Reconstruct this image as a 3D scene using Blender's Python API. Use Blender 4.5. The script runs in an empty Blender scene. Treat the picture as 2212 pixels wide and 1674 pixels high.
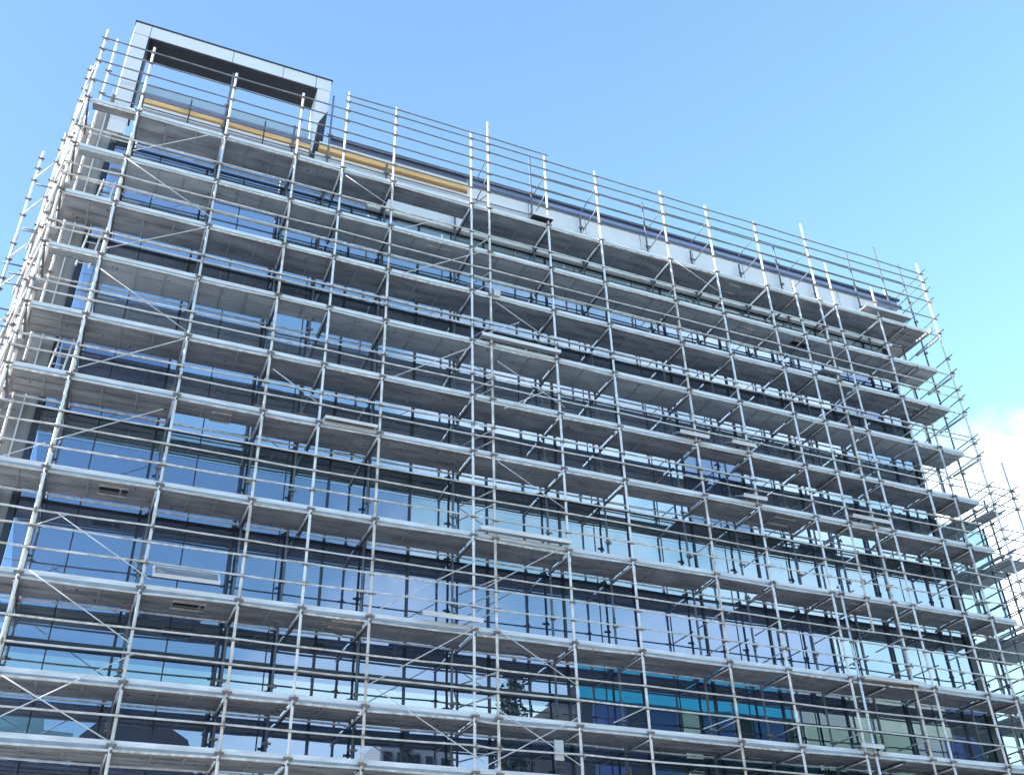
import bpy, math, random
from mathutils import Vector, Matrix
R = math.radians
random.seed(7)
sc = bpy.context.scene
C = sc.collection

# ------------------------------------------------------------------ camera, world, sun, exposure
ZO = 1.6                                   # eye height of the photographer
cam_d = bpy.data.cameras.new('camera'); cam = bpy.data.objects.new('camera', cam_d); C.objects.link(cam)
YAW, PITCH, ROLL = R(-24.113), R(33.800), R(-1.803)
ca, sa, cb, sb, cc, sr = math.cos(YAW), math.sin(YAW), math.cos(PITCH), math.sin(PITCH), math.cos(ROLL), math.sin(ROLL)
Fw = Vector((-sa*cb, ca*cb, sb)); r0 = Vector((ca, sa, 0)); u0 = r0.cross(Fw)
Rt = cc*r0 + sr*u0; Up = -sr*r0 + cc*u0
cam.matrix_world = Matrix(((Rt.x, Up.x, -Fw.x, 0), (Rt.y, Up.y, -Fw.y, 0), (Rt.z, Up.z, -Fw.z, ZO), (0, 0, 0, 1)))
cam_d.sensor_fit = 'HORIZONTAL'; cam_d.sensor_width = 36; cam_d.lens = 36*2205.2/2212
cam_d.clip_start = 0.1; cam_d.clip_end = 3000
sc.camera = cam

SUN = Vector((-0.80, 0.14, 0.58)).normalized()      # towards the sun
sl = bpy.data.lights.new('sun', 'SUN'); sl.energy = 3.4; sl.angle = R(0.5); sl.color = (1, 0.95, 0.87)
so = bpy.data.objects.new('sun', sl); C.objects.link(so)
so.rotation_euler = SUN.to_track_quat('Z', 'Y').to_euler(); so.location = (-40, -20, 60)

w = bpy.data.worlds.new('World'); sc.world = w; w.use_nodes = True
nt = w.node_tree; nt.nodes.clear()
def N(t, **k):
    n = nt.nodes.new(t)
    for a, b in k.items(): setattr(n, a, b)
    return n
sky = N('ShaderNodeTexSky', sky_type='NISHITA', sun_disc=False, sun_elevation=math.asin(SUN.z),
        sun_rotation=math.atan2(SUN.x, SUN.y), air_density=1.0, dust_density=0.4, ozone_density=1.2)
tc = N('ShaderNodeTexCoord')
def math_n(op, a, b=None, clamp=False):
    m = N('ShaderNodeMath', operation=op, use_clamp=clamp)
    for i, v in enumerate((a, b)):
        if v is None: continue
        if isinstance(v, (int, float)): m.inputs[i].default_value = v
        else: nt.links.new(v, m.inputs[i])
    return m.outputs[0]
noi = N('ShaderNodeTexNoise'); noi.inputs['Scale'].default_value = 3.2; noi.inputs['Detail'].default_value = 7; noi.inputs['Roughness'].default_value = .55
nt.links.new(tc.outputs['Generated'], noi.inputs['Vector'])
def cloud(d, lo, hi, k=.35):
    vm = N('ShaderNodeVectorMath', operation='DOT_PRODUCT'); vm.inputs[1].default_value = Vector(d).normalized()
    nt.links.new(tc.outputs['Generated'], vm.inputs[0])
    a = math_n('ADD', vm.outputs['Value'], math_n('MULTIPLY', math_n('SUBTRACT', noi.outputs['Fac'], .5), k))
    mr = N('ShaderNodeMapRange', interpolation_type='SMOOTHSTEP'); mr.inputs[1].default_value = lo; mr.inputs[2].default_value = hi
    nt.links.new(a, mr.inputs[0]); return mr.outputs[0]
def dirv(az, el): return (math.sin(R(az))*math.cos(R(el)), math.cos(R(az))*math.cos(R(el)), math.sin(R(el)))
c1 = cloud(dirv(55, 16.5), .972, .997, .09)
c2 = cloud(dirv(145, 12), .90, 1.0, .4)
cl = math_n('MAXIMUM', c1, math_n('MULTIPLY', c2, .5))
tint = N('ShaderNodeMix', data_type='RGBA', blend_type='MULTIPLY'); tint.inputs[0].default_value = 1

nt.links.new(sky.outputs[0], tint.inputs[6])
lf = N('ShaderNodeVectorMath', operation='DOT_PRODUCT'); lf.inputs[1].default_value = (-.85, .1, .5)
nt.links.new(tc.outputs['Generated'], lf.inputs[0])
lr = N('ShaderNodeMapRange', interpolation_type='SMOOTHSTEP'); lr.inputs[1].default_value = -.35; lr.inputs[2].default_value = .75
nt.links.new(lf.outputs['Value'], lr.inputs[0])
tm_ = N('ShaderNodeMix', data_type='RGBA'); nt.links.new(lr.outputs[0], tm_.inputs[0])
tm_.inputs[6].default_value = (.93, 1.09, .87, 1); tm_.inputs[7].default_value = (.52, .615, .77, 1)
nt.links.new(tm_.outputs[2], tint.inputs[7])
mx = N('ShaderNodeMix', data_type='RGBA'); nt.links.new(cl, mx.inputs[0]); nt.links.new(tint.outputs[2], mx.inputs[6])
mx.inputs[7].default_value = (5.6, 5.9, 6.1, 1)
bg = N('ShaderNodeBackground'); bg.inputs['Strength'].default_value = 0.15
nt.links.new(mx.outputs[2], bg.inputs['Color'])
nt.links.new(bg.outputs[0], N('ShaderNodeOutputWorld').inputs['Surface'])
sc.view_settings.view_transform = 'Standard'; sc.view_settings.look = 'None'
sc.view_settings.exposure = 1.85; sc.view_settings.gamma = 1

# ------------------------------------------------------------------ materials
def mat(name, col, rough=.5, metal=0., var=.0, scale=6., specks=0., bump=0., col2=None, stretch=None, spec=.5):
    m = bpy.data.materials.new(name); m.use_nodes = True; t = m.node_tree; b = t.nodes['Principled BSDF']
    b.inputs['Roughness'].default_value = rough; b.inputs['Metallic'].default_value = metal
    b.inputs['Specular IOR Level'].default_value = spec
    b.inputs['Base Color'].default_value = (*col, 1)
    if var or specks or bump:
        tcn = t.nodes.new('ShaderNodeTexCoord'); mp = t.nodes.new('ShaderNodeMapping'); t.links.new(tcn.outputs['Object'], mp.inputs[0])
        if stretch: mp.inputs['Scale'].default_value = stretch
        n = t.nodes.new('ShaderNodeTexNoise'); n.inputs['Scale'].default_value = scale; n.inputs['Detail'].default_value = 6
        t.links.new(mp.outputs[0], n.inputs[0])
        mr = t.nodes.new('ShaderNodeMapRange'); mr.inputs[1].default_value = .3; mr.inputs[2].default_value = .7
        t.links.new(n.outputs['Fac'], mr.inputs[0])
        mi = t.nodes.new('ShaderNodeMix'); mi.data_type = 'RGBA'
        c2 = col2 or tuple(max(0, c*(1-var)) for c in col)
        mi.inputs[6].default_value = (*c2, 1); mi.inputs[7].default_value = (*(tuple(min(1, c*(1+var*.6)) for c in col)), 1)
        t.links.new(mr.outputs[0], mi.inputs[0]); out = mi.outputs[2]
        if specks:
            v = t.nodes.new('ShaderNodeTexVoronoi'); v.inputs['Scale'].default_value = 2.3; v.inputs['Randomness'].default_value = 1
            t.links.new(tcn.outputs['Object'], v.inputs['Vector'])
            lt = t.nodes.new('ShaderNodeMath'); lt.operation = 'LESS_THAN'; lt.inputs[1].default_value = specks
            t.links.new(v.outputs['Distance'], lt.inputs[0])
            m2 = t.nodes.new('ShaderNodeMix'); m2.data_type = 'RGBA'; m2.inputs[7].default_value = (.02, .02, .025, 1)
            t.links.new(lt.outputs[0], m2.inputs[0]); t.links.new(out, m2.inputs[6]); out = m2.outputs[2]
        t.links.new(out, b.inputs['Base Color'])
        if bump:
            bp = t.nodes.new('ShaderNodeBump'); bp.inputs['Strength'].default_value = bump; bp.inputs['Distance'].default_value = .02
            t.links.new(n.outputs['Fac'], bp.inputs['Height']); t.links.new(bp.outputs[0], b.inputs['Normal'])
    return m
def glass(name, tintc, refl, through, base, solid=.2):
    """coated glazing: mirror layer over clear tinted glass"""
    m = bpy.data.materials.new(name); m.use_nodes = True; t = m.node_tree; t.nodes.clear()
    o = t.nodes.new('ShaderNodeOutputMaterial')
    gl = t.nodes.new('ShaderNodeBsdfGlossy'); gl.inputs['Roughness'].default_value = 0.0; gl.inputs['Color'].default_value = (*tintc, 1)
    tr = t.nodes.new('ShaderNodeBsdfTransparent'); tr.inputs['Color'].default_value = (*through, 1)
    df = t.nodes.new('ShaderNodeBsdfDiffuse'); df.inputs['Color'].default_value = (*base, 1)
    m1 = t.nodes.new('ShaderNodeMixShader'); m1.inputs[0].default_value = solid
    t.links.new(tr.outputs[0], m1.inputs[1]); t.links.new(df.outputs[0], m1.inputs[2])
    lw = t.nodes.new('ShaderNodeLayerWeight'); lw.inputs[0].default_value = .35
    mr = t.nodes.new('ShaderNodeMapRange'); mr.inputs[3].default_value = refl; mr.inputs[4].default_value = .95
    t.links.new(lw.outputs['Fresnel'], mr.inputs[0])
    m2 = t.nodes.new('ShaderNodeMixShader'); t.links.new(mr.outputs[0], m2.inputs[0])
    t.links.new(m1.outputs[0], m2.inputs[1]); t.links.new(gl.outputs[0], m2.inputs[2])
    tcn = t.nodes.new('ShaderNodeTexCoord'); n = t.nodes.new('ShaderNodeTexNoise'); n.inputs['Scale'].default_value = .55; n.inputs['Detail'].default_value = 1
    t.links.new(tcn.outputs['Object'], n.inputs[0])
    bp = t.nodes.new('ShaderNodeBump'); bp.inputs['Strength'].default_value = .25; bp.inputs['Distance'].default_value = .012
    t.links.new(n.outputs['Fac'], bp.inputs['Height']); t.links.new(bp.outputs[0], gl.inputs['Normal'])
    t.links.new(m2.outputs[0], o.inputs['Surface'])
    return m
M = {}
M['tube'] = mat('galvanised_tube', (.84, .83, .81), .42, .05, .15, 5., stretch=(1, 1, 1))
M['tube2'] = mat('weathered_tube', (.68, .66, .63), .45, .1, .3, 4., col2=(.46, .42, .38))
M['tube_b'] = mat('dull_grey_tube', (.68, .69, .70), .5, .1, .25, 3., col2=(.52, .50, .47), stretch=(1, 1, .35))
M['tube_c'] = mat('splashed_tube', (.78, .75, .70), .6, .05, .3, 7., col2=(.48, .40, .33), stretch=(1, 1, .5))
M['raildark'] = mat('shaded_grey_rail', (.24, .24, .26), .5, .2, .3, 4.)  # rails above roof level: their shaded side is put into the base colour
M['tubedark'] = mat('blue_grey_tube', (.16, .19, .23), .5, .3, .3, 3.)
M['coupler'] = mat('coupler_steel', (.21, .20, .19), .55, .4, .4, 9., col2=(.20, .13, .09))
M['toe'] = mat('toe_board_aluminium', (.77, .76, .765), .5, .0, .22, 2.6, stretch=(.6, 4, 4))
M['deckA'] = mat('deck_underside_steel', (.315, .325, .345), .6, .1, .42, 1.3, specks=.05, stretch=(.7, 2.5, 1))
M['deckB'] = mat('deck_underside_pale', (.44, .485, .51), .6, .1, .25, 1.2, specks=.035, stretch=(.7, 2.5, 1))
M['channel'] = mat('deck_side_channel', (.38, .39, .42), .5, .3, .2, 3.)
M['bearer'] = mat('dark_cross_bearer', (.13, .13, .145), .5, .3, .3, 3.)
M['plank'] = mat('timber_plank', (.36, .33, .29), .75, 0, .35, 4., stretch=(.5, 5, 5))
M['white'] = mat('white_cladding', (.74, .725, .75), .4, 0, .05, .8)
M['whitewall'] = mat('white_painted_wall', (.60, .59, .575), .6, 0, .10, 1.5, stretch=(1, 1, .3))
M['grey_wall_shade'] = mat('grey_walls_and_wing_shade', (.27, .27, .275), .6, 0, .2, 1.2, stretch=(2, 2, .3))  # plain grey walls and joints; on the side wing it stands for shade
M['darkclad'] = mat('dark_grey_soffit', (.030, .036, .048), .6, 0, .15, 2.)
M['timber'] = mat('orange_timber', (.82, .50, .22), .65, 0, .3, 2.5, stretch=(.4, 6, 6))
M['barnavy'] = mat('slate_capping', (.10, .11, .16), .5, 0, .15, 2.)
M['bluemembrane'] = mat('pale_blue_membrane', (.30, .38, .62), .45, 0, .15, 1.2, stretch=(.4, 2, 2))
M['navy'] = mat('navy_membrane', (.17, .20, .33), .45, 0, .2, 1.5, stretch=(.4, 2, 2))
M['cream'] = mat('cream_trim', (.74, .70, .62), .55, 0, .1, 2., stretch=(.4, 2, 2))
M['mull'] = mat('dark_mullion', (.028, .034, .045), .35, .2, .2, 3.)
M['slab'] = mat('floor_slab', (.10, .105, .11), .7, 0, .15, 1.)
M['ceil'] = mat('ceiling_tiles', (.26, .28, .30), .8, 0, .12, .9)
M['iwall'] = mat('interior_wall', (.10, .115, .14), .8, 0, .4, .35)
M['blind'] = mat('pale_blind', (.52, .56, .58), .8, 0, .1, 1.)
M['column'] = mat('interior_column', (.30, .33, .35), .8, 0, .1, 1.)
M['glass1'] = glass('blue_coated_glass', (.56, .69, .97), .30, (.38, .47, .55), (.12, .165, .26), .34)
M['glass2'] = glass('violet_coated_glass', (.68, .78, .94), .58, (.45, .50, .58), (.19, .225, .30), .48)
M['glass3'] = glass('cyan_coated_glass', (.64, .80, .95), .38, (.38, .52, .57), (.13, .19, .23), .34)
M['glass4'] = glass('green_tinted_glass', (.52, .72, .84), .28, (.25, .45, .46), (.03, .09, .11))
M['spand1'] = glass('cyan_spandrel_glass', (.74, .86, .96), .36, (.3, .4, .45), (.14, .21, .27))
M['spand3'] = glass('grey_blue_film_glass', (.75, .85, .9), .26, (.35, .42, .46), (.30, .37, .41), .75)
M['spand2'] = glass('bright_spandrel_glass', (.78, .87, 1.0), .62, (.3, .4, .45), (.10, .16, .26))
M['glassb'] = glass('frosted_balustrade_glass', (.85, .97, 1.0), .15, (.80, .92, .95), (.8, .88, .92), .45)
M['glassp'] = glass('pale_screen_glass', (.80, .95, 1.0), .35, (.62, .82, .90), (.4, .5, .55))
M['asphalt'] = mat('asphalt', (.055, .055, .058), .9, 0, .2, 4.)
M['paving'] = mat('concrete_paving', (.42, .40, .37), .85, 0, .15, 1.)
M['ground'] = mat('ground_gravel', (.33,.31,.28), .9, 0, .2, .5)
M['concrete'] = mat('pale_concrete', (.42, .41, .37), .8, 0, .15, .6)
M['creampanel'] = mat('cream_panel', (.72, .70, .52), .7, 0, .1, .8)
M['darkwall'] = mat('dark_brown_wall', (.035, .032, .03), .6, 0, .3, .6)
M['bluepanel'] = mat('blue_panel', (.08, .13, .33), .5, 0, .1, .6)
M['teal'] = mat('teal_fascia', (.02, .55, .66), .4, 0, .1, .6)
M['tealwall'] = mat('pale_teal_wall', (.22, .40, .38), .6, 0, .3, .7)
M['roofdark'] = mat('slate_roof', (.045, .045, .05), .7, 0, .2, 1.)
M['leaf'] = mat('conifer_needles', (.035, .06, .03), .8, 0, .5, 2.)
M['bark'] = mat('tree_bark', (.12, .085, .06), .9, 0, .3, 5.)
M['black'] = mat('black_panel', (.015, .015, .018), .6)
M['red'] = mat('rubber_black', (.05, .05, .05), .7)

# ------------------------------------------------------------------ mesh helpers
def tag(o, label=None, cat=None, group=None, kind=None):
    if label: o['label'] = label
    if cat: o['category'] = cat
    if group: o['group'] = group
    if kind: o['kind'] = kind
    return o
def empty(name, loc, label=None, cat=None, group=None):
    o = bpy.data.objects.new(name, None); C.objects.link(o)
    o.location = (loc[0], loc[1], loc[2]+ZO); o.empty_display_size = .5
    return tag(o, label, cat, group)
class MB:
    def __init__(s): s.v = []; s.f = []; s.m = []; s.cur = 0; s.smooth = []
    def face(s, idx, sm=False): s.f.append(idx); s.m.append(s.cur); s.smooth.append(sm)
    def box(s, x0, x1, y0, y1, z0, z1, M4=None):
        b = len(s.v)
        for z in (z0, z1):
            for x, y in ((x0, y0), (x1, y0), (x1, y1), (x0, y1)):
                p = Vector((x, y, z)); s.v.append(tuple(M4 @ p) if M4 else tuple(p))
        for q in ((3, 2, 1, 0), (4, 5, 6, 7), (0, 1, 5, 4), (1, 2, 6, 5), (2, 3, 7, 6), (3, 0, 4, 7)):
            s.face([b+i for i in q])
    def bar(s, p, q, wx, wz, up=(0, 0, 1)):
        """rectangular bar from p to q"""
        p = Vector(p); q = Vector(q); d = (q-p); L = d.length; d.normalize()
        u = Vector(up); sd = d.cross(u)
        if sd.length < 1e-4: sd = d.cross(Vector((0, 1, 0)))
        sd.normalize(); u = sd.cross(d)
        Mx = Matrix(((d.x, sd.x, u.x, p.x), (d.y, sd.y, u.y, p.y), (d.z, sd.z, u.z, p.z), (0, 0, 0, 1)))
        s.box(0, L, -wx/2, wx/2, -wz/2, wz/2, Mx)
    def tube(s, p, q, r, n=8, caps=True):
        p = Vector(p); q = Vector(q); d = (q-p).normalized()
        a = d.orthogonal().normalized(); b2 = d.cross(a); b = len(s.v)
        for c in (p, q):
            for k in range(n):
                t = 2*math.pi*k/n; s.v.append(tuple(c+r*(math.cos(t)*a+math.sin(t)*b2)))
        for k in range(n):
            k2 = (k+1) % n; s.face([b+k, b+k2, b+n+k2, b+n+k], True)
        if caps:
            s.face([b+n-1-k for k in range(n)]); s.face([b+n+k for k in range(n)])
    def prism(s, pts, y0, y1):
        b = len(s.v); n = len(pts)
        for y in (y0, y1):
            for x, z in pts: s.v.append((x, y, z))
        s.face([b+i for i in range(n)]); s.face([b+n+n-1-i for i in range(n)])
        for i in range(n):
            j = (i+1) % n; s.face([b+j, b+i, b+n+i, b+n+j])
    def poly(s, pts): 
        b = len(s.v); s.v += [tuple(p) for p in pts]; s.face(list(range(b, b+len(pts))))
    def build(s, name, mats, parent=None, label=None, kind=None):
        if not s.v: return None
        me = bpy.data.meshes.new(name)
        ox, oy, oz = (0, 0, -ZO)
        gp = parent; off = Vector((0, 0, -ZO))
        while gp is not None: off = off+gp.location; gp = gp.parent
        me.from_pydata([(x-off.x, y-off.y, z-off.z) for x, y, z in s.v], [], s.f)
        if not isinstance(mats, (list, tuple)): mats = [mats]
        for m in mats: me.materials.append(m)
        me.polygons.foreach_set('material_index', s.m); me.polygons.foreach_set('use_smooth', s.smooth)
        me.update()
        o = bpy.data.objects.new(name, me); C.objects.link(o)
        if parent: o.parent = parent
        return tag(o, label, kind=kind)
def bx(name, m, parent, *a, **k):
    b = MB(); b.box(*a); return b.build(name, m, parent, **k)

# ------------------------------------------------------------------ ground and street
g = MB(); g.poly([(-900, -900, -ZO), (900, -900, -ZO), (900, 900, -ZO), (-900, 900, -ZO)])
g.build('ground', M['ground'], kind='structure')
g = MB(); g.poly([(-300, -14, -ZO+.004), (300, -14, -ZO+.004), (300, 14, -ZO+.004), (-300, 14, -ZO+.004)])
g.build('road', M['asphalt'], kind='structure')
bx('pavement', M['paving'], None, -300, 300, 14, 25.4, -ZO+.008, -ZO+.13, kind='structure')

# ------------------------------------------------------------------ main building
YG = 25.5; XL, XR = -2.22, 28.51
bld = empty('office_building', (13, 30, -ZO), 'large glass fronted office block wrapped in scaffolding, white roof fascia and raised white corner frame', 'building')
FL = [24.76, 20.76, 17.7, 14.83, 12.16, 8.58, 5.44, -1.6]         # storey lines
MX = [XL+.1]+[.77+2.42*k for k in range(0, 12)]+[XR-.1]
# panes, one per bay and storey
rg = random.Random(3)
for j in range(7):
    zt, zb = FL[j]-.03, FL[j+1]+.03
    for i in range(len(MX)-1):
        a, c = MX[i]+.03, MX[i+1]-.03
        tx, tz = rg.uniform(-.006, .006), rg.uniform(-.004, .004)
        g = MB()
        P = [(a, YG+tx, zb), (c, YG-tx, zb), (c, YG-tx+tz, zt), (a, YG+tx+tz, zt)]
        g.poly(P)
        k = rg.random()
        base = ('glass2', 'glass2', 'glass2', 'glass1' if a < 7 else 'glass3', 'glass1' if a < 19 else 'glass3', 'glass1' if a < 13 else 'glass4', 'glass4')[j]
        mt = base if k < .88 else 'glass1' if k < .95 else 'glass2'
        g.build('window', M[mt], bld)
for x in MX[1:-1]:
    bx('mullion', M['mull'], bld, x-.032, x+.032, YG-.05, YG+.12, -1.6, 24.709)
for i in range(len(MX)-1):
    x = (MX[i]+MX[i+1])/2 - .02
    bx('glazing_bar', M['mull'], bld, x-.016, x+.016, YG-.012, YG+.04, -1.6, 24.709)
bx('corner_post', M['mull'], bld, XR-.1, XR+.12, YG-.06, YG+.25, -1.6, 24.709)
bx('corner_post', M['mull'], bld, XL-.06, XL+.1, YG-.06, YG+.25, -1.6, 24.709)
for z in FL[:-1]:
    bx('transom_bar', M['mull'], bld, XL, XR, YG-.03, YG+.06, z-.04, z+.04)
for z0, z1, x0, x1, mt in ((14.05, 14.76, XL+.1, XR-.1, 'spand1'), (7.4, 8.32, XL+.1, 13.0, 'spand1'), (9.13, 9.44, XL+.1, 5.9, 'spand1'), (23.0, 24.7, 7.2, XR-.1, 'spand3'), (22.2, 22.73, XL+.1, 10.4, 'spand2'), (20.02, 20.68, 3.26, 12.8, 'spand2')):
    bx('spandrel', M[mt], bld, x0, x1, YG-.011, YG-.005+.001, z0, z1)
bx('transom_bar', M['mull'], bld, XL, 13.047, YG-.08, YG+.1, 8.48, 8.668)
# inside: slabs, ceilings, back wall, columns, blinds
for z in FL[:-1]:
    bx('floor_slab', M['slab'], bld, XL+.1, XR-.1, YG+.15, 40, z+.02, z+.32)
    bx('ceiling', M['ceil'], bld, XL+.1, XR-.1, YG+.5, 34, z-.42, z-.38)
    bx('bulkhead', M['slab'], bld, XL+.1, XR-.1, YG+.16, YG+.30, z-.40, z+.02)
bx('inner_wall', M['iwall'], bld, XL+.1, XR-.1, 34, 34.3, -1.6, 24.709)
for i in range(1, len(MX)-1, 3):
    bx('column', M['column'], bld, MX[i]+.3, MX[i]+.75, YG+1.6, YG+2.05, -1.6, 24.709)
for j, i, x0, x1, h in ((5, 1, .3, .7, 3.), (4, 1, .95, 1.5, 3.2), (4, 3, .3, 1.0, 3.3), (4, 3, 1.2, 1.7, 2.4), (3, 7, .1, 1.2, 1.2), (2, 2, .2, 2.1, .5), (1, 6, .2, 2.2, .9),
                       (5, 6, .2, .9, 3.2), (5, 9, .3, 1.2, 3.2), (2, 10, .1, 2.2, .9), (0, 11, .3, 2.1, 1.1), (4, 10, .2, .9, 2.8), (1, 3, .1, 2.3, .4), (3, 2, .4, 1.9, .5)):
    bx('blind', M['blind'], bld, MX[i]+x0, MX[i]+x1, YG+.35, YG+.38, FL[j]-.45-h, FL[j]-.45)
# side and back walls, roof
bx('roof_slab', M['slab'], bld, XL+.1, XR-.05, YG+.05, 40, 25.026, 25.302)
bx('side_wall', M['grey_wall_shade'], bld, XR-.05, XR+.15, YG+.26, 40, -1.6, 26.587)
bx('back_wall', M['grey_wall_shade'], bld, XL+.1, XR+.1, 40, 40.3, -1.6, 26.587)
bx('upstand', M['glass2'], bld, -1.75, 6.1, YG-.01, YG, 24.8, 25.3)
# cream sill, white fascia, navy membrane, timber strips
bx('sill', M['cream'], bld, 6.128, XR+.35, YG-.12, YG+.1, 24.788, 25.065)
bx('fascia', M['white'], bld, 4.151, XR+.2, YG-.06, YG+.3, 25.065, 26.844)
bx('fascia', M['white'], bld, -1.601, 3.934, YG-.06, YG+.3, 26.60, 26.824)
bx('glass_balustrade', M['glassb'], bld, -1.9, 3.95, YG+.45, YG+.47, 27.29, 28.35)
tm = MB(); tm.box(4.25, 9.78, YG-.20, YG+.3, 26.88, 27.2); tm.cur = 0
tm.build('timber_strip', M['timber'], bld)
bx('timber_strip', M['timber'], bld, -1.601, 3.953, YG-.12, YG+.3, 26.854, 27.042)
bx('timber_edge', M['cream'], bld, 4.23, 9.805, YG-.23, YG-.2, 27.081, 27.22)
bx('dark_capping', M['navy'], bld, -1.779, 3.953, YG-.14, YG+.4, 27.052, 27.279)
bx('fascia', M['white'], bld, 9.83, XR+.25, YG-.05, YG+.3, 26.846, 27.31)
bx('membrane', M['navy'], bld, 4.665, 9.83, YG+.02, YG+.5, 27.21, 27.813)
bx('membrane', M['bluemembrane'], bld, 9.831, XR+1.6, YG+.02, YG+.5, 27.311, 27.813)
for z in (27.36, 27.77):
    bx('capping_bar', M['barnavy'], bld, 9.83 if z < 27.5 else 4.65, XR+1.7, YG-.10, YG+.02, z-.05, z+.05)
bx('fascia_joint', M['grey_wall_shade'], bld, 4.151, XR+.2, YG-.064, YG-.06, 26.212, 26.231)
for x in (12.3, 14.7, 17.1, 19.5, 21.9, 24.3, 26.7):
    bx('fascia_joint', M['grey_wall_shade'], bld, x-.008, x+.008, YG-.064, YG-.0505, 25.3, 27.3)
bx('fascia_vent', M['black'], bld, 14.924, 16.506, YG-.09, YG-.06, 25.945, 26.439)
# balustrade posts before the terrace on the left
for x in (-.15, 1.04, 2.32, 3.46):
    bx('terrace_post', M['mull'], bld, x-.02, x+.02, YG-.3, YG-.26, 25.797, 27.378)
# raised white corner frame
fy0, fy1 = YG, YG+1.0
bx('frame_top', M['white'], bld, -2.471, 4.467, fy0, fy1, 30.145, 30.719)
bx('frame_leg', M['white'], bld, -2.471, -1.977, fy0, fy1, 25.302, 30.145)
bx('frame_leg', M['white'], bld, 3.983, 4.448, fy0+.003, fy1-.003, 29.15, 30.145)
g = MB(); g.prism([(3.983, 29.15), (3.983, 26.884), (4.05, 26.884), (4.15, 28.4), (4.448, 29.15)], fy0+.003, fy1-.003); g.build('frame_leg', M['white'], bld)
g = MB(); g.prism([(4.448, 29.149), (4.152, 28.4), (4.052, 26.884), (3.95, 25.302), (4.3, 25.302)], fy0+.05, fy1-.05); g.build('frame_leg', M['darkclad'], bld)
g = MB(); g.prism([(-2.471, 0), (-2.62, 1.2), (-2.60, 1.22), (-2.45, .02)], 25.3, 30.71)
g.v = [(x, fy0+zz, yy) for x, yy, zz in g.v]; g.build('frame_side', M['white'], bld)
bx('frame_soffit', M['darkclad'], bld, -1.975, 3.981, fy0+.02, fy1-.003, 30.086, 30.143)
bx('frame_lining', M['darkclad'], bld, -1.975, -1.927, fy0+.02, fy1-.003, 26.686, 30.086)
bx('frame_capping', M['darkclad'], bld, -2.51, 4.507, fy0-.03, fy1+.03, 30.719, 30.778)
for x in (-1.95, .89, 2.69, 3.9):
    bx('frame_joint', M['grey_wall_shade'], bld, x-.012, x+.012, fy0-.004, fy0, 30.145, 30.719)
for z in (30.14, 28.27):
    bx('frame_joint', M['grey_wall_shade'], bld, -2.471, -1.977, fy0-.004, fy0, z-.012, z+.012)
bx('frame_joint', M['grey_wall_shade'], bld, 3.983, 4.448, fy0-.001, fy0+.003, 30.135, 30.155)

# left wing: stepped white cladding, shade on the front-facing panels painted as grey
wing = empty('clad_side_wing', (-3, 28, -ZO), 'white clad side wing with shade-grey front faces in bright sun at the left edge behind scaffolding', 'building')
pts = [(-2.29, 25.56), (-2.60, 25.56), (-2.68, 26.4), (-2.98, 26.4), (-3.06, 27.2), (-3.30, 27.2), (-3.37, 28.0), (-3.58, 28.0), (-3.66, 28.8)]
for k in range(len(pts)-1):
    (xa, ya), (xb, yb) = pts[k], pts[k+1]
    g = MB(); zt = 27.0
    g.poly([(xb, yb, -1.6), (xa, ya, -1.6), (xa, ya, zt), (xb, yb, zt)])
    # thickness behind
    g.poly([(xa, ya+.2, -1.6), (xb, yb+.2, -1.6), (xb, yb+.2, zt), (xa, ya+.2, zt)])
    g.poly([(xb, yb, zt), (xa, ya, zt), (xa, ya+.2, zt), (xb, yb+.2, zt)])
    g.build('wall_panel', M['grey_wall_shade'] if k % 2 == 0 else M['whitewall'], wing)  # front-facing panels carry their shade as grey, angled ones stay white
for k, (xa, ya) in enumerate(pts[1:]):
    g = MB(); g.box(xa-.02, xa+.02, ya-.12, ya-.004, -1.6, 27.1); g.build('fin', M['whitewall'], wing)
for k in (1, 3, 5, 7):
    (xa, ya), (xb, yb) = pts[k], pts[k+1]
    for z in FL[:-1]:
        g = MB(); f0, f1 = .25, .75
        A = (xa+(xb-xa)*f0-.02, ya+(yb-ya)*f0-.006); B = (xa+(xb-xa)*f1-.02, ya+(yb-ya)*f1-.006)
        g.poly([(B[0], B[1], z-3.2), (A[0], A[1], z-3.2), (A[0], A[1], z-1.2), (B[0], B[1], z-1.2)])
        g.build('window', M['black'], wing)

# ------------------------------------------------------------------ front scaffold
LV = dict(A=24.9, B=22.92, C=21.07, D=19.07, E=17.0, F=15.05, G=12.37, H=9.64, I=7.4, J=6.04)
LZ = list(LV.values()) + [3.9, 1.9, .1]
SX = [-3.05, -1.58, 1.05, 3.33, 4.86, 6.6, 9.44, 10.08, 12.37, 14.46, 17.34, 19.38, 21.65, 24.9, 27.1, 30.2]
TOP = {-3.05: 28.1, -1.58: 27.9, 1.05: 27.85, 3.33: 27.85, 4.86: 28.6, 6.6: 28.55, 9.44: 28.4, 10.08: 29.25, 12.37: 28.35, 14.46: 28.35,
       17.34: 28.35, 19.38: 28.3, 21.65: 28.2, 24.9: 27.05, 27.1: 26.45, 30.2: 28.7}
RAIL = [28.1, 27.65, 27.14, 26.57, 25.67, 23.62, 22.1, 21.66, 19.85, 19.63, 17.77, 17.46, 15.98, 15.6, 13.95, 13.5, 12.92, 11.2, 10.8, 10.27, 8.64, 8.05, 6.66, 5.1, 3.0]
YO, YI = 24.0, 25.3
sca = empty('front_scaffold', (13, 24.6, -ZO), 'tall galvanised tube scaffold with ten plank levels covering the whole glass front', 'scaffold')
RS, RL = .040, .0255
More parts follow.
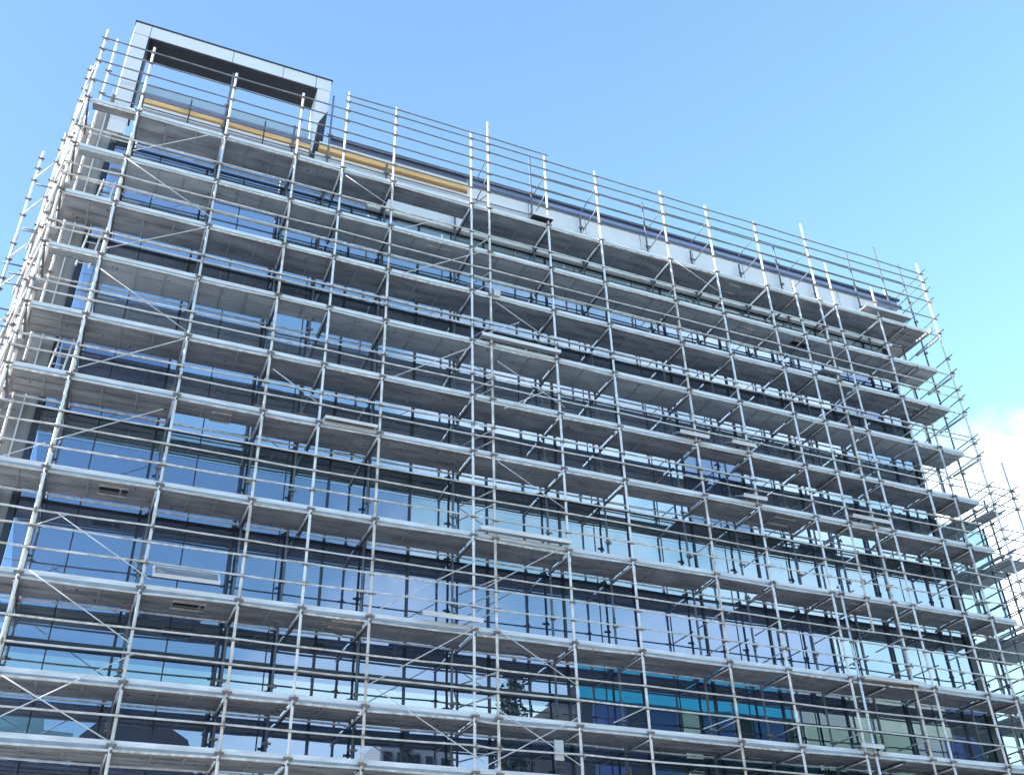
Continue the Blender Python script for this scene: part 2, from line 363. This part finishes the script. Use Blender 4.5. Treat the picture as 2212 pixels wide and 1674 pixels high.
def standard(x, y, zb, zt, par, zs, m=None, r=RS, lean=0.):
    r *= .96
    g = MB(); rr = random.Random(int(x*100+y*7))
    g.tube((x, y, zb), (x+lean, y, zt), r, 10)
    g.tube((x+lean, y, zt), (x+lean, y, zt+.03), r*1.12, 10)
    for z in (zt-4.1, zt-10.2, zt-16.3):
        if z > zb: g.tube((x+lean*(z-zb)/(zt-zb), y, z-.09), (x+lean*(z-zb)/(zt-zb), y, z+.09), r*1.22, 10)
    g.cur = 1
    for z in zs:
        if zb < z < zt:
            xx = x+lean*(z-zb)/(zt-zb)
            g.tube((xx, y, z-.035), (xx, y, z+.03), r*1.55, 8)
            a = rr.uniform(-.5, .5)
            g.bar((xx-.11, y-.055, z+.0), (xx+.11, y-.055, z+a*.04), .03, .055)
            if rr.random() < .35: g.bar((xx+.02, y-.10, z-.10), (xx+.02, y-.08, z+.06), .03, .035)
    return g.build('standard', [m or M[rr.choice(('tube', 'tube', 'tube_b', 'tube_c'))], M['coupler']], par)
allz = sorted(set(LZ+RAIL))
for x in SX:
    standard(x, YO, -1.6, TOP[x], sca, allz, lean=random.uniform(-.02, .02))
standard(23.0, YO, 11.2, 25.57, sca, allz)
standard(22.0, YO, -1.6, 12.65, sca, allz)
standard(24.12, YO, -1.6, 28.95, sca, allz, lean=.0)
standard(28.35, YO, -1.6, 20.1, sca, allz, lean=-.1)
for x, t in ((-2.86, 29.3), (-1.62, 26.4), (1.0, 29.3), (3.33, 27.6), (4.57, 29.7), (6.7, 27.0), (9.3, 26.0), (12.37, 29.55), (14.4, 27.3), (17.3, 28.9), (19.3, 27.), (21.6, 27.),
             (23.6, 28.75), (25.3, 27.2), (27.65, 29.55), (29.4, 30.45), (30.62, 29.8)):
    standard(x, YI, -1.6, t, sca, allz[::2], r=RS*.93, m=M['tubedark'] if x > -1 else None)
# ledgers and guard rails, one run per height
def run(z, x0, x1, y, par, name='guard_rail', r=RL, m='tube2', sag=.022):
    g = MB(); rr = random.Random(int(z*100)+int(y*10))
    xs = [x for x in SX if x0-.01 <= x <= x1+.01]
    if not xs or xs[0] > x0+.05: xs = [x0]+xs
    if xs[-1] < x1-.05: xs.append(x1)
    dz = [rr.uniform(-sag, sag) for _ in xs]
    for i in range(len(xs)-1):
        a = xs[i]-(.07 if i == 0 else 0); c = xs[i+1]+(.1 if i == len(xs)-2 else 0)
        g.cur = rr.choice((0, 0, 1, 2))
        xm = (a+c)/2; sg = rr.uniform(-.006, .014)
        g.tube((a, y, z+dz[i]), (xm, y, (2*z+dz[i]+dz[i+1])/2-sg), r, 8, False); g.tube((xm, y, (2*z+dz[i]+dz[i+1])/2-sg), (c, y, z+dz[i+1]), r, 8, False)
    return g.build(name, [M[m], M['tube_b'], M['tube_c']] if m == 'tube2' else [M[m]]*3, par)
yr = YO-.062
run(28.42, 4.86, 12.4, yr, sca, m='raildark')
for z in RAIL:
    x0 = -3.05; x1 = 30.2
    if z == 28.1: x0 = 4.86
    if z == 23.62: x1 = 27.1
    if z < 10: x1 = 32.6
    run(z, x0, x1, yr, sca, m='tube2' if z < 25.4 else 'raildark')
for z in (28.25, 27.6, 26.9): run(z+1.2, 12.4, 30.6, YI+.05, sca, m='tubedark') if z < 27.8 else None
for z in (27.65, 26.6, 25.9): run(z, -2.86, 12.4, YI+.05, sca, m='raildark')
nm_k = lambda k: k in (1, 4, 5, 7)
for k, z in enumerate(LZ):
    run(z-.10, -3.05, 30.2, YO+.02, sca, 'ledger', r=.03)
    run(z-.10, -2.9, 29.6, YI+.02, sca, 'ledger', r=.03)
# decks: every bay at every lift
DX = [-2.95]+SX[1:6]+[9.44]+SX[8:13]+[24.9, 27.1, 29.6]
DX = [-2.95, -1.58, 1.05, 3.33, 4.86, 6.6, 9.44, 12.37, 14.46, 17.34, 19.38, 21.65, 24.9, 27.1, 29.55]
forward = Fw
cells = []
for k, (nm, z) in enumerate(LV.items()):
    for i in range(len(DX)-1):
        xm = (DX[i]+DX[i+1])/2; v = Vector((xm, 24.6, z)); cells.append(((DX[i+1]-DX[i])/v.dot(forward)**2*(z/25), k, i))
cells.sort(reverse=True)
solo = {(k, i) for _, k, i in cells[:98]}
rest = MB()
def deck(g, x0, x1, z, kind, rr, y1=YI-.12, toe=None):
    a, c = x0+.05, x1-.05
    g.cur = 0                                    # bright toe board
    (toe or g).box(a-.03, c+.03, YO+.045, YO+.07, z+.01, z+.125)
    g.cur = 5; g.box(a-.03, c+.03, YO+.05, YO+.085, z-.07, z+.008)
    g.cur = kind
    zb = z-.075+rr.uniform(-.008, .008)
    ye = y1-(.42 if rr.random() < .08 else 0)
    np_ = rr.choice((2, 2, 3)); w_ = (ye-(YO+.11))/np_
    for q in range(np_):
        zb += rr.uniform(-.006, .006)
        ya = YO+.11+q*w_; yb = ya+w_-.02
        g.box(a, c, ya, yb, zb, zb+.04)
        g.box(a, c, ya, ya+.018, zb-.022, zb); g.box(a, c, yb-.018, yb, zb-.022, zb)
    n = 1 if c-a < 2 else 2
    for q in range(1, n+1):
        xx = a+(c-a)*q/(n+1)+rr.uniform(-.1, .1); g.cur = 5; g.box(xx-.025, xx+.025, YO+.14, ye-.03, zb-.022, zb-.001)
    g.cur = kind
    if rr.random() < .12:                        # trapdoor frame under the deck
        xx = a+(c-a)*rr.uniform(.15, .5); l = rr.uniform(.5, .9)
        g.cur = 3; g.box(xx, xx+l, YO+.3, YO+.33, zb-.05, zb-.002); g.box(xx, xx+l, YO+.75, YO+.78, zb-.05, zb-.002)
        g.cur = 4; g.box(xx+.02, xx+l-.02, YO+.34, YO+.74, zb-.012, zb-.003) if rr.random() < .6 else None
    for _ in range(rr.randint(0, 4)):            # bolts and stains
        g.cur = 4; xx = rr.uniform(a+.1, c-.1); yy = rr.uniform(YO+.2, ye-.1); s_ = rr.uniform(.015, .035)
        g.box(xx, xx+s_*1.6, yy, yy+s_, zb-.016, zb+.002)
DM = [M['toe'], M['deckA'], M['deckB'], M['tube2'], M['black'], M['channel']]
missing = {(0, 5), (5, 11)}
for k, (nm, z) in enumerate(LV.items()):
    kind = 2 if nm in 'BD' else 1
    for i in range(len(DX)-1):
        rr = random.Random(k*50+i)
        if (k, i) in solo:
            g = MB(); tb = MB(); deck(g, DX[i], DX[i+1], z, kind, rr, YI-.12 if (k, i) not in missing and not (i == 0 and k in (0, 1, 3)) else YI-.55 if i else YO+.36, tb); o = g.build('deck', DM, sca); tb.build('toe_board', M['toe'], o)
        else: deck(rest, DX[i], DX[i+1], z, kind, rr)
    if k >= 7: deck(rest, 29.55, 32.45, z, kind, random.Random(k))
rest.build('deck', DM, sca, kind='stuff')
# transoms across each frame
tr_c = []
TX = SX[:7]+SX[8:]+[23.0, 28.35]
for k, (nm, z) in enumerate(LV.items()):
    for x in TX:
        v = Vector((x, 24.6, z)); tr_c.append((1/v.dot(forward), x, z))
tr_c.sort(reverse=True)
rest = MB()
for q, (_, x, z) in enumerate(tr_c):
    g = MB() if q < 96 else rest
    rr = random.Random(q)
    g.cur = 1; g.bar((x+.02, YO-.05, z-.135), (x+.02, YI+.12, z-.135), .06, .06); g.cur = 0
    g.tube((x-.06, YO+.02, z-.19), (x-.06, YI+.02, z-.19), .022, 6)
    if q < 96: g.build('transom', [M['tube2'], M['bearer']], sca)
rest.build('transom', [M['tube2'], M['bearer']], sca, kind='stuff')
# transoms at guard height near the top and right end
def xt(p, q, r=.021):
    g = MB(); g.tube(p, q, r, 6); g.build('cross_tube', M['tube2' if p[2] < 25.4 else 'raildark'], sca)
for x in (10.08, 12.37, 14.46, 17.34, 19.38, 21.65, 24.12, 27.1):
    for z in (27.6, 26.6): 
        if z < TOP.get(x, 28): xt((x, YO, z-.06), (x+.06, YI+.05, z-.06))
for z in RAIL[4:]:
    for x in (10.08,):
        xt((x, YO, z-.05), (9.5, YI+.02, z-.05))
for z in RAIL[5::2]:
    for x in (17.34, 19.38, 21.65, 24.12, 27.1):
        xt((x, YO, z-.05), (x+.03, YI+.02, z-.05))
# diagonal braces
BR = [(-1.56,22.76,1.10,21.29),(-1.45,23.14,0.55,24.62),(0.93,20.84,-1.49,19.27),(-1.52,18.52,0.99,17.06),(0.95,16.78,-1.43,15.25),(0.78,14.49,-1.54,13.08),
(-1.73,12.95,-2.61,12.38),(-1.45,10.82,-0.84,11.19),(-1.07,11.15,1.23,9.83),(-1.37,9.68,1.08,8.25),(1.18,8.06,-1.23,6.43),(-1.39,7.28,0.98,6.10),(3.43,16.41,4.83,15.56),
(4.97,24.52,6.72,23.59),(7.02,22.90,8.69,23.96),(6.88,20.87,9.65,22.69),(6.92,17.01,9.39,18.74),(10.19,20.77,12.34,19.57),
(11.03,20.14,9.71,19.28),(10.22,18.41,12.48,17.21),(11.80,17.64,10.42,16.69),(10.16,14.81,12.32,13.61),(12.30,12.49,9.72,10.82),(10.10,9.68,12.37,8.41),
(10.10,7.57,12.32,6.37),(12.36,7.63,9.66,6.18),(6.75,9.79,9.45,11.55),(6.69,7.92,9.44,9.69),(6.69,7.88,9.75,6.22),(17.48,24.80,19.18,23.88),
(24.94,20.86,20.70,17.44),(17.29,8.08,16.09,7.62),(14.37,8.05,13.32,7.55)]
for a, b, c, d in BR:
    g = MB(); g.tube((a, YO-.105, b), (c, YO-.105, d), .0135, 6)
    g.build('diagonal_brace', M['tube_b'], sca)

# ------------------------------------------------------------------ side scaffolds
side = empty('side_scaffold', (-4, 27, -ZO), 'sunlit tube scaffold along the white side wing at the left edge', 'scaffold')
OUT = [(-3.46, 25.9, 28.3), (-3.75, 28.0, 28.0), (-4.03, 29.0, 28.0), (-4.72, 30.2, 28.0)]
INN = [(-3.22, 26.2, 26.5), (-3.55, 27.4, 27.0)]
szs = [z for z in allz]
for x, y, t in OUT+INN: standard(x, y, -1.6, t, side, szs, r=.047)
for z in allz[::2]:
    g = MB(); P = [(-3.05, 24.0)]+[(x, y) for x, y, t in OUT]
    for (a, b), (c, d) in zip(P, P[1:]):
        if z < 27.5: g.tube((a-.06, b, z), (c-.06, d, z), RL, 6)
    g.build('guard_rail', M['tube2'], side)
for z in LZ[1:]:
    g = MB()
    g.cur = 0
    g.bar((-3.2, 25.7, z-.05), (-4.0, 29.4, z-.05), .34, .05); g.cur = 1; g.bar((-3.36, 25.7, z+.0), (-4.2, 29.4, z+.0), .03, .10)
    g.build('deck', [M['deckA'], M['toe']], side)
    for P_, Q_ in (((-4.9, 30.2, z-.15), (-3.9, 30.2, z-.15)), ((-4.3, 28.2, z-.15), (-3.4, 28.2, z-.15)), ((-4.0, 26., z-.15), (-2.8, 26., z-.15))):
        g = MB(); g.tube(P_, Q_, .03, 6); g.build('transom', M['tubedark'], side)
rsc = empty('return_scaffold', (31, 26, -ZO), 'dark tube scaffold returning round the right hand corner against the cloud', 'scaffold')
rz = [z for z in allz]
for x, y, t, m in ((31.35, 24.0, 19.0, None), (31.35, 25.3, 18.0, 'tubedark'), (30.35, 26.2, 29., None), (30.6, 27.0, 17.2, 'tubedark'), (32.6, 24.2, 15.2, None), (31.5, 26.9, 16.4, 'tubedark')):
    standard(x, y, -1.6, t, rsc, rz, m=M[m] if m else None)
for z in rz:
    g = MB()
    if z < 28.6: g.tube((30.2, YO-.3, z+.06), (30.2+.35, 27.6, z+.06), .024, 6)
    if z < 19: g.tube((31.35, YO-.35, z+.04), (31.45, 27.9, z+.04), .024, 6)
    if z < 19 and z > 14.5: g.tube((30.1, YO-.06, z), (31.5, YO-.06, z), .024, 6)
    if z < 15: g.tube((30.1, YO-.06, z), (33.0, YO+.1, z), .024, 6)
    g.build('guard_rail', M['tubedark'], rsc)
for z, x1 in ((17.0, 30.9), (15.05, 31.6), (12.37, 32.6), (9.64, 32.7), (7.4, 32.7), (6.04, 32.7)):
    g = MB()
    if z > 10: g.box(30.3, x1, YO+.3, YI-.1, z-.1, z-.05)
    g.box(30.3, x1, YI, 27.4, z-.1, z-.05)
    g.box(29.62, 30.28, YI+.05, 27.6, z-.1, z-.05)
    for q in range(3): g.bar((29.7+q*.45, YO-.1, z-.17), (29.9+q*.45, 27.7, z-.17), .04, .06)
    g.build('deck', M['deckB'], rsc)
for z in (24.9,):
    g = MB(); g.box(29.58, 29.64, YO-.2, 26.4, z-.16, z+.04); g.box(28.8, 29.57, YI-.1, 26.3, z-.12, z-.06)
    g.build('deck', M['deckA'], rsc)

# pale glass screen at the right corner
scr = empty('glass_screen', (32, 28.3, -ZO), 'pale blue glazed screen beyond the right hand corner of the office block', 'glass screen')
for i in range(4):
    for j in range(8):
        z = 18.6-2.5*j
        bx('pane', M['glassp'], scr, 29.3+i*1.3, 30.56+i*1.3, 28.3, 28.315, max(z-2.46, -1.6), z)
for i in range(5):
    bx('frame', M['mull'], scr, 29.25+i*1.3, 29.29+i*1.3, 28.26, 28.36, -1.6, 18.7)

# ------------------------------------------------------------------ ladders
for nm_, z0, z1, lb in (('ladder', 21.1, 22.85, 'white access ladder in the second highest lift of the left corner bay'),
                        ('ladder', 19.1, 21.0, 'white access ladder in the third highest lift of the left corner bay'),
                        ('ladder', 15.1, 16.95, 'white access ladder above the fifth deck down in the left corner bay')):
    e = empty(nm_, (-2.1, 25.0, z0), lb, 'ladder', 'ladders in the left corner bay')
    for q in (-.17, .17):
        g = MB(); g.bar((-2.05+q, 24.75, z0), (-1.95+q, 25.15, z1), .035, .06); g.build('rail', M['toe'], e)
    for q in range(6):
        f = (q+.5)/6; y = 24.75+.4*f; z = z0+(z1-z0)*f; x = -2.05+.1*f
        g = MB(); g.tube((x-.17, y, z), (x+.17, y, z), .014, 6); g.build('rung', M['tube_b'], e)
# ------------------------------------------------------------------ loose things on the scaffold
def board(x0, x1, z, name, label, cat, tilt=0., y0=YO-.16, d=.45, m='toe', th=.05, tray=False):
    e = empty(name, ((x0+x1)/2, y0, z), label, cat, 'loose boards left on the scaffold edge')
    a = -(x1-x0)/2; c = -a
    Mx = Matrix.Translation(Vector(((x0+x1)/2, y0, z))) @ Matrix.Rotation(tilt, 4, 'X')
    if tray:
        g = MB(); g.box(a, c, 0, .05, -.03, .05, Mx); g.box(a, c, d-.05, d, -.03, .05, Mx); g.box(a, a+.05, .05, d-.05, -.03, .05, Mx); g.box(c-.05, c, .05, d-.05, -.03, .05, Mx)
        g.build('rim', M['toe'], e)
        g = MB(); g.box(a+.05, c-.05, .05, d-.05, .0, .03, Mx); g.box(-.02, .02, .05, d-.05, -.03, 0, Mx); g.build('panel', M['deckA'], e)
    else:
        g = MB(); g.box(a, c, 0, d, -.0, th, Mx); g.build('top_board', M['deckA'] if m == 'toe' else M[m], e)
        g = MB(); g.box(a-.01, c+.01, -.02, -.001, -.01, th+.06, Mx); g.build('front_edge', M['toe'], e)
    return e
board(1.25, 2.82, 9.93, 'deck_tray', 'upturned rimmed tray resting on plank edge near bottom left', 'tray', R(42), d=.6, tray=True)
board(7.96, 9.62, 9.82, 'loose_board', 'long pale board lying on deck left of the paired centre poles', 'board', R(20), d=.5)
board(9.71, 12.43, 19.25, 'loose_board', 'long white board raised beside the centre poles, upper middle', 'board', R(4), d=.2)
board(9.6, 12.38, 12.52, 'loose_board', 'long white board raised beside the centre poles, lower middle', 'board', R(4), d=.2)
board(16.63, 17.72, 17.15, 'loose_board', 'short board jutting out at a pole right of centre, left one of two', 'board', R(24), d=.5)
board(18.65, 19.57, 17.2, 'loose_board', 'short board jutting out at a pole right of centre, right one of two', 'board', R(24), d=.5)
board(18.73, 19.62, 15.2, 'loose_board', 'short board one lift below the jutting pair', 'board', R(24), d=.5)
board(23.1, 24.7, 15.22, 'loose_board', 'board tilted against the doubled poles at right', 'board', R(26), d=.5)
board(22.1, 24.4, 9.62, 'loose_board', 'long board stack on low deck at lower right', 'board', R(20), d=.5)
board(21.4, 22.2, 7.55, 'loose_board', 'small board at the lowest right hand pole pair', 'board', R(12), d=.4)
board(26.4, 28.7, 25.2, 'loose_board', 'wide board on the top deck at the right end', 'board', R(6), d=.6)
board(11.7, 12.5, 25.1, 'loose_board', 'board on the top deck under the white fascia, centre', 'board', R(6), d=.5, m='black')
board(5.0, 6.5, 15.17, 'loose_board', 'pale rimmed board on deck left of centre', 'tray', R(12), d=.45, tray=True)
board(23.4, 24.2, 21.35, 'loose_board', 'bundle of short boards high beside the right poles', 'board', R(12), d=.4)
e = empty('white_sign_board', (11.75, YO, 6.5), 'blank white upright board tied to the scaffold at the bottom centre', 'board')
bx('panel', M['whitewall'], e, 11.6, 11.86, YO-.02, YO+.01, 6.5, 7.0); bx('edge', M['grey_wall_shade'], e, 11.59, 11.60, YO-.025, YO+.015, 6.5, 7.0)
e = empty('white_box', (10.3, YO, 21.1), 'small white box fixed beside the centre pole high up', 'box')
bx('case', M['whitewall'], e, 10.2, 10.42, YO-.02, YO+.12, 21.1, 21.32); bx('lid', M['white'], e, 10.19, 10.43, YO-.03, YO+.13, 21.321, 21.34)

# ------------------------------------------------------------------ surroundings behind the camera, seen mirrored in the glass
def block(name, label, x0, x1, y, dep, h, m, wm, nw, ns, cat='building'):
    e = empty(name, ((x0+x1)/2, y, -ZO), label, cat)
    bx('wall', M[m], e, x0, x1, y-dep, y, -1.6, h)
    for j in range(ns):
        for i in range(nw):
            a = x0+(x1-x0)*(i+.2)/nw; c = x0+(x1-x0)*(i+.8)/nw; z = h-1.0-(h/ns)*j
            bx('window', M[wm], e, a, c, y+.002, y+.05, z-h/ns*.6, z)
    return e
b = block('dark_tower', 'dark brown tower with teal top fascia mirrored in the lower right glass', 37.0, 82, -20, 15, 25.2, 'darkwall', 'bluepanel', 9, 6)
bx('fascia', M['teal'], b, 36.9, 57.5, -19.9, -19.5, 24.0, 27.6)
for x0, x1 in ((46, 47.5), (59, 61.5), (64, 66), (67.5, 69.5)):
    bx('panel', M['creampanel'], b, x0, x1, -19.94, -19.8, 6, 24.6)
bx('panel', M['creampanel'], b, 57.6, 73, -19.93, -19.3, 22.0, 27.5)
bx('roof_room', M['bluepanel'], b, 73.1, 82, -30, -20.1, 25.21, 27.3)
b = block('teal_block', 'pale teal block mirrored in the bottom left glass', -9, 1, -40, 12, 23.6, 'tealwall', 'black', 4, 6)
bx('roof_room', M['tealwall'], b, -6, -1.5, -50, -42, 23.6, 25.2)
b = block('hip_roofed_block', 'dark roofed block mirrored in the bottom glass right of the teal one', 1.4, 11.5, -45, 12, 20.5, 'darkwall', 'black', 5, 5)
g = MB(); g.prism([(.9, 20.5), (12.4, 20.5), (10.6, 24.8), (8.2, 26.1), (3.0, 26.1), (1.6, 24.6)], -57, -44.6); g.build('roof', M['roofdark'], b)
b = block('cream_block', 'pale concrete block mirrored in the bottom centre glass', 26, 33, -40, 10, 25.0, 'concrete', 'black', 5, 7)
b = block('low_grey_block', 'low concrete row mirrored at the foot of the glass', 12, 26, -42, 10, 17, 'concrete', 'black', 8, 5)
def conifer(x, y, h, r, label):
    e = empty('conifer_tree', (x, y, -ZO), label, 'tree')
    g = MB(); g.tube((x, y, -1.6), (x, y, h*.6), .35, 10); g.tube((x, y, h*.6), (x, y, h), .14, 8); g.build('trunk', M['bark'], e)
    g = MB(); rr = random.Random(int(x*10))
    z = 2.
    while z < h:
        rad = r*(1-(z/h)**1.6)+.35; n = 7
        for k in range(n):
            a = 2*math.pi*(k+rr.random())/n; L = rad*rr.uniform(.6, 1.1)
            for s in range(int(34*L/r)+9):
                t = rr.uniform(.1, 1)*L; px, py, pz = x+math.cos(a)*t+rr.gauss(0, .12), y+math.sin(a)*t+rr.gauss(0, .12), z-.25*t+.1*t*t/r+rr.gauss(0, .12)
                q = [Vector((rr.gauss(0, 1), rr.gauss(0, 1), rr.gauss(0, .6))).normalized()*rr.uniform(.15, .38) for _ in range(3)]
                g.poly([(px+v.x, py+v.y, pz+v.z) for v in q])
        z += .62
    g.build('crown', M['leaf'], e)
conifer(26.7, -10, 22.9, 3.2, 'dark conifer mirrored in the glass left of the cyan strip')
conifer(27.6, -37, 25.6, 3.6, 'small dark conifer mirrored in the bottom centre glass')
